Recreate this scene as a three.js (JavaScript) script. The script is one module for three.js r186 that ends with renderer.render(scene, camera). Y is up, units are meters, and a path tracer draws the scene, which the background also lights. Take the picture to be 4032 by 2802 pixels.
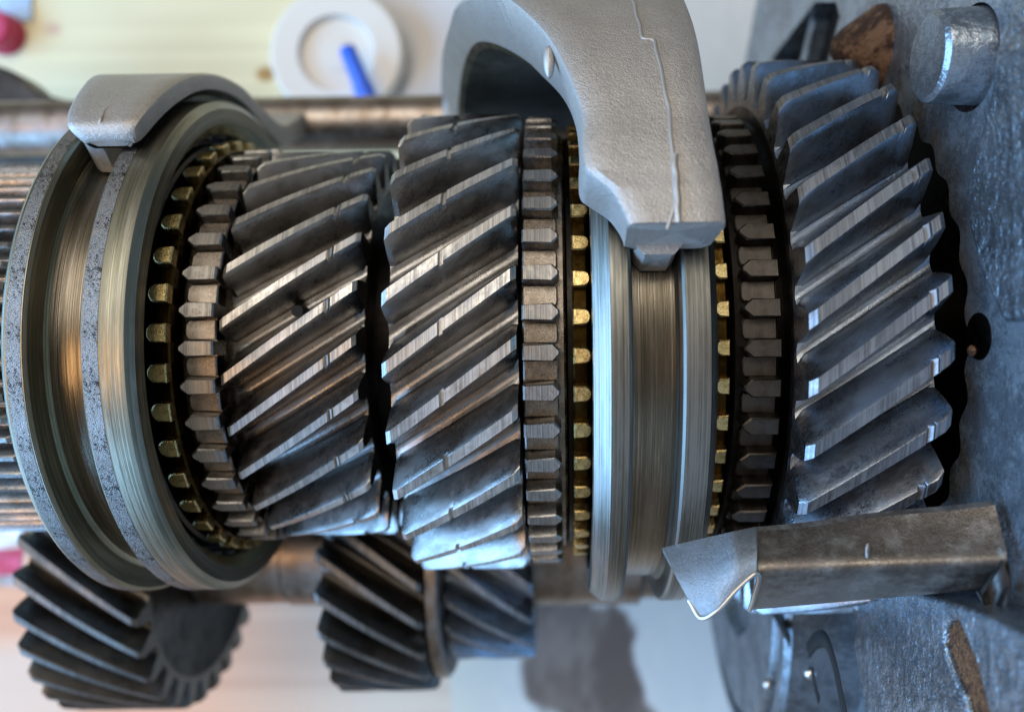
import * as THREE from 'three';
import { mergeGeometries, mergeVertices, toCreasedNormals } from 'three/addons/utils/BufferGeometryUtils.js';
import { RectAreaLightUniformsLib } from 'three/addons/lights/RectAreaLightUniformsLib.js';
import { RoundedBoxGeometry } from 'three/addons/geometries/RoundedBoxGeometry.js';

// ------------------------------------------------------------------ camera, light, exposure
// All shapes below are written in millimetres around the main shaft: x along the shaft, y up to the camera, z to the bottom of the picture.
const MM = 0.001, AXIS = 125, DIST = 175, FOC = 800, ROLL = 0.014, FX = 560, FY = 340;
const scene = new THREE.Scene();
const W = 1024, H = 711;
const camera = new THREE.PerspectiveCamera(2 * Math.atan(H / 2 / FOC) * 180 / Math.PI, W / H, 0.01, 20);
camera.position.set(0, (AXIS + DIST) * MM, 0);
camera.up.set(Math.sin(ROLL), 0, -Math.cos(ROLL));
camera.lookAt(0, 0, 0);
camera.setViewOffset(W, H, W / 2 - FX, H / 2 - FY, W, H);
camera.focus = 0.128;
camera.userData.fStop = 9.5;
scene.add(camera);
scene.background = new THREE.Color(0.145, 0.142, 0.135);

RectAreaLightUniformsLib.init();
function areaLight(name, color, power, w, h, at) {
  const l = new THREE.RectAreaLight(color, power, w, h);
  l.name = name; l.position.set(...at); l.lookAt(0, 0.13, 0); scene.add(l);
  return l;
}
areaLight('open_door_light', new THREE.Color(0.25, 0.55, 1.0), 6.8, 1.4, 0.75, [-0.95, 0.43, 0.22]);
areaLight('overhead_light', new THREE.Color(1.0, 0.93, 0.82), 3.3, 0.7, 0.5, [-0.22, 0.98, -0.44]);
areaLight('side_light', new THREE.Color(0.45, 0.7, 1.0), 0.4, 0.6, 0.5, [0.3, 0.8, 0.6]);
areaLight('warm_lamp_light', new THREE.Color(1.0, 0.60, 0.3), 5.5, 0.2, 0.2, [-0.42, 0.72, 0.08]);

// ------------------------------------------------------------------ helpers
let seed = 12345;
const rnd = () => { seed = (seed * 1664525 + 1013904223) >>> 0; return seed / 4294967296; };
const rr = (a, b) => a + (b - a) * rnd();
const lerp = (a, b, t) => a + (b - a) * t, clamp = (x, a = 0, b = 1) => Math.min(b, Math.max(a, x));
const smooth = (a, b, x) => { const t = clamp((x - a) / (b - a)); return t * t * (3 - 2 * t); };
const used = new Map();
function numbered(n) { const k = used.get(n) ?? 0; used.set(n, k + 1); return k ? `${n}_${String(k).padStart(3, '0')}` : n; }
const base = new Map();
function thing(name, label, category, at = [0, 0, 0], group) {
  const o = new THREE.Group(); o.name = numbered(name); scene.add(o);
  o.position.set(at[0] * MM, (at[1] + AXIS) * MM, at[2] * MM);
  base.set(o, at);
  o.userData = { label, category }; if (group) o.userData.group = group;
  return o;
}
// a mesh whose geometry (mm) is written in the parent's own coordinates
function part(parent, name, geo, mat, label) {
  if (!geo.userData.scaled) { geo.scale(MM, MM, MM); geo.userData.scaled = true; }
  const m = new THREE.Mesh(geo, mat); m.name = name; m.castShadow = m.receiveShadow = true;
  parent.add(m); if (label) m.userData.label = label;
  return m;
}
// the same, geometry written around the main shaft
function wpart(parent, name, geo, mat, label) { const b = base.get(parent); geo.translate(-b[0], -b[1], -b[2]); return part(parent, name, geo, mat, label); }
// the place seen at a pixel, at a given distance below the lens
function P(px, py, d) {
  const x = px - FX, y = py - FY;
  return [(x - ROLL * y) * d / FOC, DIST - d, (y + ROLL * x) * d / FOC];
}
const Q = (x, y, d) => P(x * 0.4458, y * 0.4458, d);
// angle on a cylinder of radius R that shows at height py
function angleAt(px, py, R) {
  const y = py - FY + ROLL * (px - FX);
  let a = -1.2, b = 1.2;
  for (let i = 0; i < 50; i++) { const m = (a + b) / 2; (FOC * R * Math.sin(m) / (DIST - R * Math.cos(m)) < y) ? a = m : b = m; }
  return a;
}
function geom(pos, idx, uv) {
  const g = new THREE.BufferGeometry();
  g.setAttribute('position', new THREE.Float32BufferAttribute(pos, 3));
  g.setAttribute('uv', new THREE.Float32BufferAttribute(uv ?? new Array(pos.length / 3 * 2).fill(0), 2));
  g.setIndex(idx); return g;
}
const crease = (g, a = 0.6) => toCreasedNormals(g, a);
// surface of revolution about x; profile [[x, r], ...]; seg steps; optional wobble
function revolve(profile, seg = 128, ang = 0.5) {
  const pos = [], uv = [], idx = []; let L = 0; const n = profile.length, rm = Math.max(3, ...profile.map((q) => q[1]));
  for (let i = 0; i < n; i++) {
    if (i) L += Math.hypot(profile[i][0] - profile[i - 1][0], profile[i][1] - profile[i - 1][1]);
    for (let j = 0; j <= seg; j++) {
      const a = (j / seg + 0.5) * Math.PI * 2;
      pos.push(profile[i][0], profile[i][1] * Math.cos(a), profile[i][1] * Math.sin(a));
      uv.push(a * rm, L);
    }
  }
  for (let i = 0; i < n - 1; i++) for (let j = 0; j < seg; j++) {
    const a = i * (seg + 1) + j, b = a + seg + 1;
    idx.push(a, a + 1, b, b, a + 1, b + 1);
  }
  return crease(geom(pos, idx, uv), ang);
}
// skin over rows of points, all rows the same length
function skin(rows, closed = false, ang = 0.6, caps = false) {
  const pos = [], uv = [], idx = []; const n = rows[0].length; let V = 0;
  rows.forEach((row, i) => {
    if (i) { const a = rows[i - 1][0], b = row[0]; V += Math.hypot(a[0] - b[0], a[1] - b[1], a[2] - b[2]); }
    let U = 0;
    const m = closed ? n + 1 : n;
    for (let j = 0; j < m; j++) {
      const p = row[j % n];
      if (j) { const q = row[j - 1]; U += Math.hypot(p[0] - q[0], p[1] - q[1], p[2] - q[2]); }
      pos.push(...p); uv.push(U, V);
    }
  });
  const m = closed ? n + 1 : n;
  for (let i = 0; i < rows.length - 1; i++) for (let j = 0; j < m - 1; j++) {
    const a = i * m + j, b = a + m;
    idx.push(a, b, a + 1, b, b + 1, a + 1);
  }
  if (caps) for (const i of [0, rows.length - 1]) {
    const c = pos.length / 3, row = rows[i];
    const s = row.reduce((t, p) => [t[0] + p[0] / n, t[1] + p[1] / n, t[2] + p[2] / n], [0, 0, 0]);
    pos.push(...s); uv.push(0, 0);
    row.forEach((p) => { pos.push(...p); uv.push(p[0], p[2]); });
    for (let j = 0; j < n; j++) { const a = c + 1 + j, b = c + 1 + (j + 1) % n; i ? idx.push(c, b, a) : idx.push(c, a, b); }
  }
  return crease(geom(pos, idx, uv), ang);
}
function box(x, y, z, w, h, d, r = 0.5) { const g = new RoundedBoxGeometry(w, h, d, 2, r); g.translate(x, y, z); return g.index ? g.toNonIndexed() : g; }
function tube(points, r, seg = 8, n = 60) {
  const c = new THREE.CatmullRomCurve3(points.map((p) => new THREE.Vector3(...p)));
  return new THREE.TubeGeometry(c, n, r, seg, false);
}
function strip(g) { const h = g.index ? g.toNonIndexed() : g; for (const k of Object.keys(h.attributes)) if (!['position', 'normal', 'uv'].includes(k)) h.deleteAttribute(k); return h; }
const merge = (...gs) => mergeGeometries(gs.map(strip));

// ------------------------------------------------------------------ textures
function noiseGrid(n, cells, s) {
  let st = s >>> 0; const r = () => { st = (st * 1664525 + 1013904223) >>> 0; return st / 4294967296; };
  const [cx, cy] = cells, g = new Float32Array(cx * cy).map(r), out = new Float32Array(n * n);
  for (let y = 0; y < n; y++) for (let x = 0; x < n; x++) {
    const fx = x / n * cx, fy = y / n * cy, x0 = Math.floor(fx), y0 = Math.floor(fy);
    const tx = fx - x0, ty = fy - y0, ux = tx * tx * (3 - 2 * tx), uy = ty * ty * (3 - 2 * ty);
    const at = (a, b) => g[(b % cy) * cx + (a % cx)];
    out[y * n + x] = lerp(lerp(at(x0, y0), at(x0 + 1, y0), ux), lerp(at(x0, y0 + 1), at(x0 + 1, y0 + 1), ux), uy);
  }
  return out;
}
function layers(n, list) { // [[cx, cy, weight], ...]
  const o = new Float32Array(n * n); let t = 0;
  list.forEach(([cx, cy, w], i) => { const g = noiseGrid(n, [cx, cy], 77 + i * 131 + cx * 7 + cy * 13); for (let k = 0; k < o.length; k++) o[k] += g[k] * w; t += w; });
  for (let k = 0; k < o.length; k++) o[k] /= t;
  return o;
}
function texture(n, fn, srgb, rep = [1, 1]) {
  const d = new Uint8Array(n * n * 4);
  for (let i = 0; i < n * n; i++) { const c = fn(i, i % n, Math.floor(i / n)); d[i * 4] = clamp(c[0]) * 255; d[i * 4 + 1] = clamp(c[1]) * 255; d[i * 4 + 2] = clamp(c[2]) * 255; d[i * 4 + 3] = 255; }
  const t = new THREE.DataTexture(d, n, n); t.wrapS = t.wrapT = THREE.RepeatWrapping; t.magFilter = THREE.LinearFilter; t.minFilter = THREE.LinearMipmapLinearFilter; t.generateMipmaps = true;
  if (srgb) t.colorSpace = THREE.SRGBColorSpace;
  t.repeat.set(...rep); t.needsUpdate = true; return t;
}
const grey = (a) => (i) => [a[i], a[i], a[i]];
function again(t, u, v) { const c = t.clone(); c.repeat.set(1 / u, 1 / v); c.needsUpdate = true; return c; }
const N = 512;
const nFine = layers(N, [[256, 256, 1], [128, 128, 0.8], [40, 40, 0.4]]);
const nBlotch = layers(N, [[6, 6, 1], [14, 14, 0.7], [40, 40, 0.45], [120, 120, 0.25]]);
const nLines = layers(N, [[256, 3, 1], [120, 4, 0.8], [40, 3, 0.5]]);     // vary along u: lines across
const nRings = layers(N, [[3, 256, 1], [2, 100, 0.8], [3, 30, 0.6]]);     // vary along v: lines round the axis
const tFine = texture(N, grey(nFine)), tBlotch = texture(N, grey(nBlotch)), tLines = texture(N, grey(nLines)), tRings = texture(N, grey(nRings));
const contrast = (v, a, b) => smooth(a, b, v);
// roughness maps (green channel)
const tRough = texture(N, (i) => { const r = 0.55 + 0.5 * (nBlotch[i] - 0.5) + 0.35 * (nFine[i] - 0.5); return [0, r, 0]; });
const tRoughRing = texture(N, (i) => { const r = 0.5 + 0.4 * (nRings[i] - 0.5) + 0.25 * (nBlotch[i] - 0.5); return [0, r, 0]; });
function tint(a, b, src, lo, hi) { return texture(N, (i) => { const t = contrast(src[i], lo, hi); return [lerp(a[0], b[0], t), lerp(a[1], b[1], t), lerp(a[2], b[2], t)]; }, true); }
const cSteel = tint([0.50, 0.485, 0.465], [0.60, 0.59, 0.58], nBlotch, 0.3, 0.65);
const cSteelBlue = tint([0.53, 0.535, 0.54], [0.63, 0.66, 0.70], nBlotch, 0.3, 0.65);  // steel with the blue of reflected sky put into its colour
const cTip = texture(N, (i) => { const t = 0.7 * nLines[i] + 0.3 * nBlotch[i], v = lerp(0.62, 0.80, contrast(t, 0.32, 0.64)); return [v, v * 0.98, v * 0.95]; }, true);
const cSleeve = texture(N, (i) => { const t = contrast(0.5 * nRings[i] + 0.5 * nBlotch[i], 0.36, 0.62); return [lerp(0.42, 0.57, t), lerp(0.415, 0.56, t), lerp(0.38, 0.535, t)]; }, true);
const cPit = texture(N, (i) => { const p = contrast(0.6 * nFine[i] + 0.4 * nBlotch[i], 0.40, 0.44); const v = lerp(0.2, 0.52, p); return [v, v * 0.98, v * 0.94]; }, true);
const cBrass = tint([0.70, 0.59, 0.38], [0.90, 0.81, 0.57], nBlotch, 0.3, 0.6);
const cCast = texture(N, (i) => { const t = contrast(0.55 * nFine[i] + 0.45 * nBlotch[i], 0.3, 0.65), v = lerp(0.775, 0.83, t); return [v, v * 0.97, v * 0.93]; }, true);
const cCasing = texture(N, (i) => { const t = contrast(0.4 * nFine[i] + 0.6 * nBlotch[i], 0.35, 0.62), v = lerp(0.45, 0.61, t); return [v * 0.95, v, v * 1.04]; }, true);  // casting grey with some blue daylight mixed into its colour
const cSheet = tint([0.46, 0.43, 0.40], [0.60, 0.59, 0.57], nBlotch, 0.3, 0.6);

function metal(map, rough, o = {}) {
  const m = new THREE.MeshStandardMaterial({ color: o.color ?? 0xffffff, metalness: o.metal ?? 1, roughness: rough });
  const s = o.size ?? [30, 30];
  m.map = again(map, ...s);
  if (o.roughMap !== null) m.roughnessMap = again(o.roughMap ?? tRough, ...(o.rs ?? [22, 22]));
  if (o.bump) { m.bumpMap = again(o.bump, ...(o.bs ?? [12, 12])); m.bumpScale = o.bumpScale ?? 0.00004; }
  m.side = THREE.DoubleSide;
  return m;
}
const M = {
  flank: metal(cSteel, 0.62, { size: [26, 17], bump: tFine, bs: [17, 17], bumpScale: 0.00003 }),
  flankSkyTint: metal(cSteelBlue, 0.6, { size: [31, 23], bump: tFine, bs: [15, 15], bumpScale: 0.00003 }),
  tip: metal(cTip, 1.0, { size: [21, 90], bump: tLines, bs: [21, 90], bumpScale: 0.000018 }),
  tipSkyTint: metal(cTip, 1.0, { color: 0xc4ccd8, size: [19, 90], bump: tLines, bs: [19, 90], bumpScale: 0.000018 }),  // tips tinted with the same sky blue
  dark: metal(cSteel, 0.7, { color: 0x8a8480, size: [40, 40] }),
  dog: metal(cSteel, 0.62, { color: 0xffffff, size: [9, 14], bump: tFine, bs: [9, 9], bumpScale: 0.00003 }),
  dogTop: metal(cTip, 0.95, { color: 0xd0cecc, size: [11, 70], bump: tLines, bs: [11, 70], bumpScale: 0.00004 }),
  land: metal(cSteel, 0.55, { color: 0xe8dccf, size: [12, 12], bump: tFine, bs: [8, 8], bumpScale: 0.00003 }),
  sleeve: metal(cSleeve, 0.86, { size: [150, 22], roughMap: tRoughRing, rs: [150, 17], bump: tRings, bs: [160, 18], bumpScale: 0.00002 }),
  sleeveOlive: metal(cSleeve, 0.9, { color: new THREE.Color(1.32, 1.28, 1.1), size: [150, 22], roughMap: tRoughRing, rs: [150, 17], bump: tRings, bs: [160, 18], bumpScale: 0.00002 }),
  groove: metal(cSleeve, 0.62, { color: 0xfff2e6, size: [150, 12], roughMap: tRoughRing, rs: [150, 9], bump: tRings, bs: [160, 9], bumpScale: 0.00003 }),
  pitted: metal(cPit, 0.8, { size: [18, 18], bump: tFine, bs: [14, 14], bumpScale: 0.00012 }),
  brass: metal(cBrass, 0.55, { size: [14, 14], bump: tFine, bs: [9, 9], bumpScale: 0.00004 }),
  cast: metal(cCast, 0.56, { color: 0xe2e2e2, metal: 0.85, size: [24, 24], bump: tFine, bs: [21, 21], bumpScale: 0.00013, roughMap: null }),
  casing: metal(cCasing, 0.56, { metal: 0.7, size: [38, 38], bump: tBlotch, bs: [19, 19], bumpScale: 0.00028 }),
  casingRough: metal(cCasing, 0.42, { metal: 0.85, size: [21, 21], bump: tBlotch, bs: [13, 13], bumpScale: 0.0006 }),
  casingSmooth: metal(cCasing, 0.6, { metal: 0.85, size: [30, 30], bump: tFine, bs: [20, 20], bumpScale: 0.00008 }),
  sheet: metal(cSheet, 0.85, { size: [44, 44], bump: tFine, bs: [18, 18], bumpScale: 0.00005 }),
  rail: metal(cSteelBlue, 0.8, { color: 0xf6dcc4, size: [60, 40] }),
  rust: metal(tint([0.22, 0.14, 0.09], [0.48, 0.36, 0.26], nBlotch, 0.35, 0.6), 0.9, { metal: 0.1, size: [16, 16], bump: tBlotch, bs: [9, 9], bumpScale: 0.0018, roughMap: null }),
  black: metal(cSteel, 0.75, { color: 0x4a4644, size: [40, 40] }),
  dogDark: metal(cSteel, 0.7, { color: 0x9a948e, size: [9, 14], bump: tFine, bs: [9, 9], bumpScale: 0.00003 }),
  edge: metal(cCast, 0.7, { size: [24, 24] }),
  lip: metal(cCast, 0.8, { metal: 0.75, color: 0xbccbda, size: [19, 19], bump: tFine, bs: [13, 13], bumpScale: 0.00012 }),  // trough metal made lighter and bluer for the light its lip catches
  brassDark: metal(cBrass, 0.7, { color: 0x4c4230, size: [14, 14] }),
  rustRough: metal(tint([0.27, 0.15, 0.07], [0.68, 0.48, 0.30], nFine, 0.4, 0.62), 0.9, { metal: 0.1, size: [26, 14], bump: tBlotch, bs: [8, 8], bumpScale: 0.004, roughMap: null }),
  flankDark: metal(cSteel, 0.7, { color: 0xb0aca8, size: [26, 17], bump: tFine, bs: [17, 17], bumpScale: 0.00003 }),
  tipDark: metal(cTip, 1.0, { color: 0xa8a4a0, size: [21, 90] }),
  hole: new THREE.MeshStandardMaterial({ color: 0x050505, roughness: 0.8 }),
};

// ------------------------------------------------------------------ bench
const BENCH = -125;
{
  const n = 1024, bw = 900, bd = 700;
  const grain = layers(n, [[6, 220, 1], [12, 90, 0.8], [3, 30, 0.7]]), blot = layers(n, [[7, 7, 1], [20, 20, 0.6], [60, 60, 0.3]]);
  const spots = [[265, 75, 9, [0.62, 0.46, 0.24]], [585, 82, 6, [0.75, 0.6, 0.45]], [52, 30, 8, [0.84, 0.72, 0.62]], [20, 690, 60, [0.88, 0.76, 0.66]]].map(([x, y, r, c]) => { const p = P(x, y, 300); return [p[0], p[2], r * 0.375, c]; });
  const t = texture(n, (i, x, y) => {
    const mx = (x / n - 0.5) * bw, mz = (0.5 - y / n) * bd;
    const g = contrast(grain[i], 0.3, 0.7), b = contrast(blot[i], 0.3, 0.7);
    const k0 = g * 0.6 + b * 0.4, w0 = smooth(20, 90, mz), wl = smooth(-60, -150, mx) * w0;  // lower left of the bench warmed in colour to offset blue light
    let c = [lerp(0.82, 0.91, k0), lerp(0.77, 0.87, k0) - 0.04 * w0 - 0.15 * wl, lerp(0.62, 0.71, k0) + 0.02 * w0 - 0.2 * wl];
    for (const [sx, sz, r, k] of spots) { const d = Math.hypot((mx - sx) / 1.3, mz - sz) / r, w = 1 - smooth(0.5, 1.1, d); c = c.map((v, q) => lerp(v, k[q], w * 0.9)); }
    return c;
  }, true);
  t.wrapS = t.wrapT = THREE.ClampToEdgeWrapping;
  const m = new THREE.MeshStandardMaterial({ map: t, roughness: 0.75 });
  const g = new THREE.BoxGeometry(bw, 20, bd); g.translate(0, -10, 0);
  const o = part(scene, 'bench_top', g, m);
  o.position.set(0, (AXIS + BENCH) * MM, 0);
  o.userData.kind = 'structure'; o.userData.label = 'pale cream wooden bench top under the gearbox';
}
{ // sheet added under the right half for its bluish light, with an oil stain
  const n = 512, w = 260, d = 420, x0 = -34;
  const blot = layers(n, [[9, 9, 1], [26, 26, 0.8], [80, 80, 0.5]]);
  const poly = [[585, 560], [600, 600], [628, 605], [640, 640], [662, 700], [680, 730], [600, 730], [545, 700], [535, 640], [545, 605], [525, 590], [530, 560]].map(([x, y]) => { const p = P(x, y, 299); return [p[0], p[2]]; });
  const inside = (x, z) => { let s = 1e9, c = false; for (let i = 0, j = poly.length - 1; i < poly.length; j = i++) { const [ax, az] = poly[i], [bx, bz] = poly[j]; if ((az > z) !== (bz > z) && x < (bx - ax) * (z - az) / (bz - az) + ax) c = !c; const l = ((x - ax) * (bx - ax) + (z - az) * (bz - az)) / ((bx - ax) ** 2 + (bz - az) ** 2), k = clamp(l); s = Math.min(s, Math.hypot(x - ax - k * (bx - ax), z - az - k * (bz - az))); } return c ? -s : s; };
  const t = texture(n, (i, x, y) => {
    const mx = x0 + x / n * w, mz = (0.5 - y / n) * d;
    const b = contrast(blot[i], 0.3, 0.7), s = 1 - smooth(-2, 2, inside(mx, mz) + (blot[i] - 0.5) * 14);
    const e = smooth(0, 34, mx - x0 - 2);
    const c = [lerp(0.82, 0.80, e) + 0.04 * b, lerp(0.81, 0.81, e) + 0.03 * b, lerp(0.75, 0.79, e) + 0.02 * b], k = [0.36 + 0.14 * b, 0.31 + 0.14 * b, 0.28 + 0.13 * b];
    return c.map((v, q) => lerp(v, k[q], s * 0.95));
  }, true);
  t.wrapS = t.wrapT = THREE.ClampToEdgeWrapping;
  const o = thing('added_sheet', 'added pale sheet in place of bluish light on the bench, with a dark brown oil stain, lying under the gearbox', 'sheet', [x0 + w / 2, BENCH, 0]);
  const shape = []; for (let i = 0; i <= 20; i++) shape.push([-w / 2 + 1.5 * Math.sin(i * 1.7), -d / 2 + i * d / 20]);
  const g = new THREE.PlaneGeometry(w, d, 1, 20); g.rotateX(-Math.PI / 2);
  const p = g.attributes.position; for (let i = 0; i < p.count; i++) if (p.getX(i) < 0) p.setX(i, p.getX(i) + 2.5 * Math.sin(p.getZ(i) * 0.13) - p.getZ(i) * 0.06);
  g.translate(0, 0.6, 0);
  const g2 = g.clone(); g2.translate(0, -0.4, 0);
  part(o, 'sheet', merge(g, g2), new THREE.MeshStandardMaterial({ map: t, roughness: 0.5, side: THREE.DoubleSide }));
}
{ // small things lying on the bench
  const white = new THREE.MeshStandardMaterial({ color: new THREE.Color(0.74, 0.72, 0.65), roughness: 0.45 });
  const c = P(342, 60, 297);
  const o = thing('plastic_dish', 'round white plastic dish lying flat on the bench behind the upper rod', 'dish', [c[0], BENCH, c[2]]);
  const ring = revolve([[0.2, 13], [0.2, 23], [1, 24], [10, 24], [11, 23], [11, 14], [9.6, 13.5], [8.4, 13.2], [8.2, 13], [8.2, 0.1]], 64); ring.rotateZ(Math.PI / 2); part(o, 'dish_rim', ring, white);
  const core = revolve([[8.2, 6], [8.7, 5.8], [8.8, 5.4], [8.8, 0.1]], 48); core.rotateZ(Math.PI / 2); part(o, 'dish_centre', core, white);
  const tw = P(420, 50, 299);
  const towel = thing('paper_towel', 'paper towel, greyed in colour for the fork shadow on it, lying on the bench between the white dish and the big fork', 'paper', [tw[0], BENCH, tw[2]]);
  const tg = []; for (let i = 0; i <= 20; i++) { const row = []; for (let j = 0; j <= 20; j++) { const u = j / 20, v = i / 20; row.push([lerp(-34 + 8 * Math.sin(v * 5), 48, u) - v * 8, 1.6 + 1.0 * Math.sin(u * 9 + v * 3) + 0.6 * Math.sin(v * 13 + u * 4), lerp(-48, 24 + 3 * Math.sin(u * 7), v)]); } tg.push(row); }
  part(towel, 'towel_sheet', skin(tg, false, 1.2), new THREE.MeshStandardMaterial({ color: new THREE.Color(0.62, 0.61, 0.6), roughness: 0.9, side: THREE.DoubleSide }));  // grey colour carries the soft shadow on white paper
  const a = P(347, 48, 283), b = P(368, 100, 283);
  const pen = thing('blue_pen', 'bright blue pen leaning over the white dish', 'pen', [a[0], a[1], a[2]]);
  const blue = new THREE.MeshStandardMaterial({ color: new THREE.Color(0.02, 0.13, 0.75), roughness: 0.4 });
  const L = Math.hypot(b[0] - a[0], b[2] - a[2]);
  const body = revolve([[-1, 0.6], [0, 2.6], [1, 3], [L * 0.72, 3]], 24), capG = revolve([[L * 0.72, 3], [L * 0.72, 3.4], [L, 3.4], [L + 1, 2.8], [L + 1, 0.3]], 24);
  const turn = Math.atan2(b[2] - a[2], b[0] - a[0]);
  body.rotateY(-turn); capG.rotateY(-turn); part(pen, 'pen_body', body, blue); part(pen, 'pen_cap', capG, blue);
  const r = P(-9, 27, 292);
  const red = new THREE.MeshStandardMaterial({ color: new THREE.Color(0.5, 0.03, 0.09), roughness: 0.5 });
  const cap = thing('bottle_cap', 'dark red bottle cap at the top left edge of the bench', 'cap', [r[0], BENCH, r[2]]);
  const cg = revolve([[0.3, 7], [8, 7], [9, 6], [9, 0.2]], 40); cg.rotateZ(Math.PI / 2); part(cap, 'cap_top', cg, red);
  const rim = revolve([[0.2, 6], [0.2, 7.6], [2, 7.6], [2, 7]], 40); rim.rotateZ(Math.PI / 2); part(cap, 'cap_rim', rim, red);
  const q = P(8, 8, 299.4);
  const card = thing('paper_card', 'light blue paper card lying at the top left corner of the bench', 'card', [q[0], BENCH, q[2]]);
  part(card, 'card_sheet', box(-8, 0.7, -8, 34, 0.8, 26, 0.3), new THREE.MeshStandardMaterial({ color: new THREE.Color(0.42, 0.58, 0.75), roughness: 0.7 }));
  const s = P(-2, 562, 295);
  const rag = thing('striped_rag', 'red and white rag lying at the left edge below the large sleeve', 'rag', [s[0], BENCH, s[2]]);
  const fold = (z0, z1, y) => { const rows = []; for (let i = 0; i <= 12; i++) { const row = []; for (let j = 0; j <= 10; j++) row.push([-22 + j * 3, y + 2.2 + 1.4 * Math.sin(j * 0.9 + z0) * Math.sin(i * 0.7), lerp(z0, z1, i / 12)]); rows.push(row); } return skin(rows, false, 1.2); };
  const cloth = (r_, g_, b_) => new THREE.MeshStandardMaterial({ color: new THREE.Color(r_, g_, b_), roughness: 0.9, side: THREE.DoubleSide });
  part(rag, 'white_stripe', fold(-18, -5, 1), cloth(0.8, 0.8, 0.78)); part(rag, 'red_stripe', fold(-5, 5, 1), cloth(0.6, 0.1, 0.17)); part(rag, 'hem', fold(5, 9, 1), cloth(0.5, 0.48, 0.47));
}

// ------------------------------------------------------------------ gears
// one helical tooth, centred on angle 0 at x = 0, running to x = w; groups: flank, tip
function toothGeo(o) {
  const { R, h, n, w, beta, tip = 0.1, root = 0.37, ch = 0.7, notch, nick = 0 } = o;
  const rr0 = R - h, p = Math.PI * 2 / n, k = Math.tan(beta) / (R - h / 2);
  const xs = [[0, 1], [ch, 0]];
  const mid = []; for (let i = 1; i < 11; i++) mid.push(ch + (w - 2 * ch) * i / 11);
  const all = mid.map((x) => [x, 0]);
  if (notch) { const [a, b, d] = notch; for (const [x, m] of [[a - 0.25, 0], [a, -d], [b, -d], [b + 0.3, 0]]) all.push([x, m]); }
  all.sort((a, b) => a[0] - b[0]); xs.push(...all, [w - ch, 0], [w, 1]);
  const prof = (drop, end) => {
    const Rt = R - drop - (end ? ch * 0.8 : 0), side = [], m = end ? 0.82 : 1;
    const half = (r) => { const t = clamp((r - rr0) / h); return p * (tip + (root - tip) * Math.pow(1 - t, 1.15) + 0.035 * Math.sin(Math.PI * t)) * m + (end ? 0 : 0); };
    side.push([p / 2, rr0]); side.push([p * 0.45, rr0 + 0.02]); side.push([p * 0.41, rr0 + 0.18]);
    for (const t of [0.08, 0.2, 0.36, 0.54, 0.72, 0.88]) { const r = rr0 + t * (Rt - 0.22 - rr0); side.push([half(r), r]); }
    side.push([half(Rt - 0.22), Rt - 0.22]); side.push([half(Rt) - 0.12 / R, Rt]);
    const left = side.map(([a, r]) => [-a, r]), right = side.slice().reverse();
    return left.concat(right);
  };
  const rows = xs.map(([x, m]) => prof(m < 0 ? -m : 0, m === 1));
  const nP = rows[0].length, tipA = nP / 2 - 1;
  const pos = [], uv = [], fl = [], tp = [];
  xs.forEach(([x], i) => { let v = 0; rows[i].forEach(([a, r], j) => {
    if (j) { const [b, s] = rows[i][j - 1]; v += Math.hypot((a - b) * r, r - s); }
    const A = a - x * k; pos.push(x, r * Math.cos(A), r * Math.sin(A)); uv.push(x + nick * 7.3, v + nick * 11);
  }); });
  for (let i = 0; i < xs.length - 1; i++) for (let j = 0; j < nP - 1; j++) { const a = i * nP + j, b = a + nP; (j === tipA ? tp : fl).push(a, a + 1, b, b, a + 1, b + 1); }
  for (const e of [0, xs.length - 1]) {
    const c = pos.length / 3, x = xs[e][0], r0 = rr0 - 1.2;
    rows[e].forEach(([a, r]) => { const A = a - x * k; pos.push(x, r * Math.cos(A), r * Math.sin(A), x, r0 * Math.cos(A), r0 * Math.sin(A)); uv.push(a * R, r, a * R, r0); });
    for (let j = 0; j < nP - 1; j++) { const a = c + j * 2; e ? fl.push(a, a + 1, a + 2, a + 2, a + 1, a + 3) : fl.push(a, a + 2, a + 1, a + 2, a + 3, a + 1); }
  }
  const g = geom(pos, fl.concat(tp), uv);
  g.addGroup(0, fl.length, 0); g.addGroup(fl.length, tp.length, 1);
  return crease(g, 0.55);
}
function gearTeeth(parent, o, mats, x0, phase, name = 'tooth') {
  const kinds = [0, 1, 2].map((nick) => { const g = toothGeo({ ...o, nick }); g.scale(MM, MM, MM); g.userData.scaled = true; return g; });
  for (let i = 0; i < o.n; i++) {
    const m = part(parent, name, kinds[Math.floor(rnd() * 3)], mats);
    m.position.x = x0 * MM; m.rotation.x = phase + i * Math.PI * 2 / o.n;
  }
}
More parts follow.
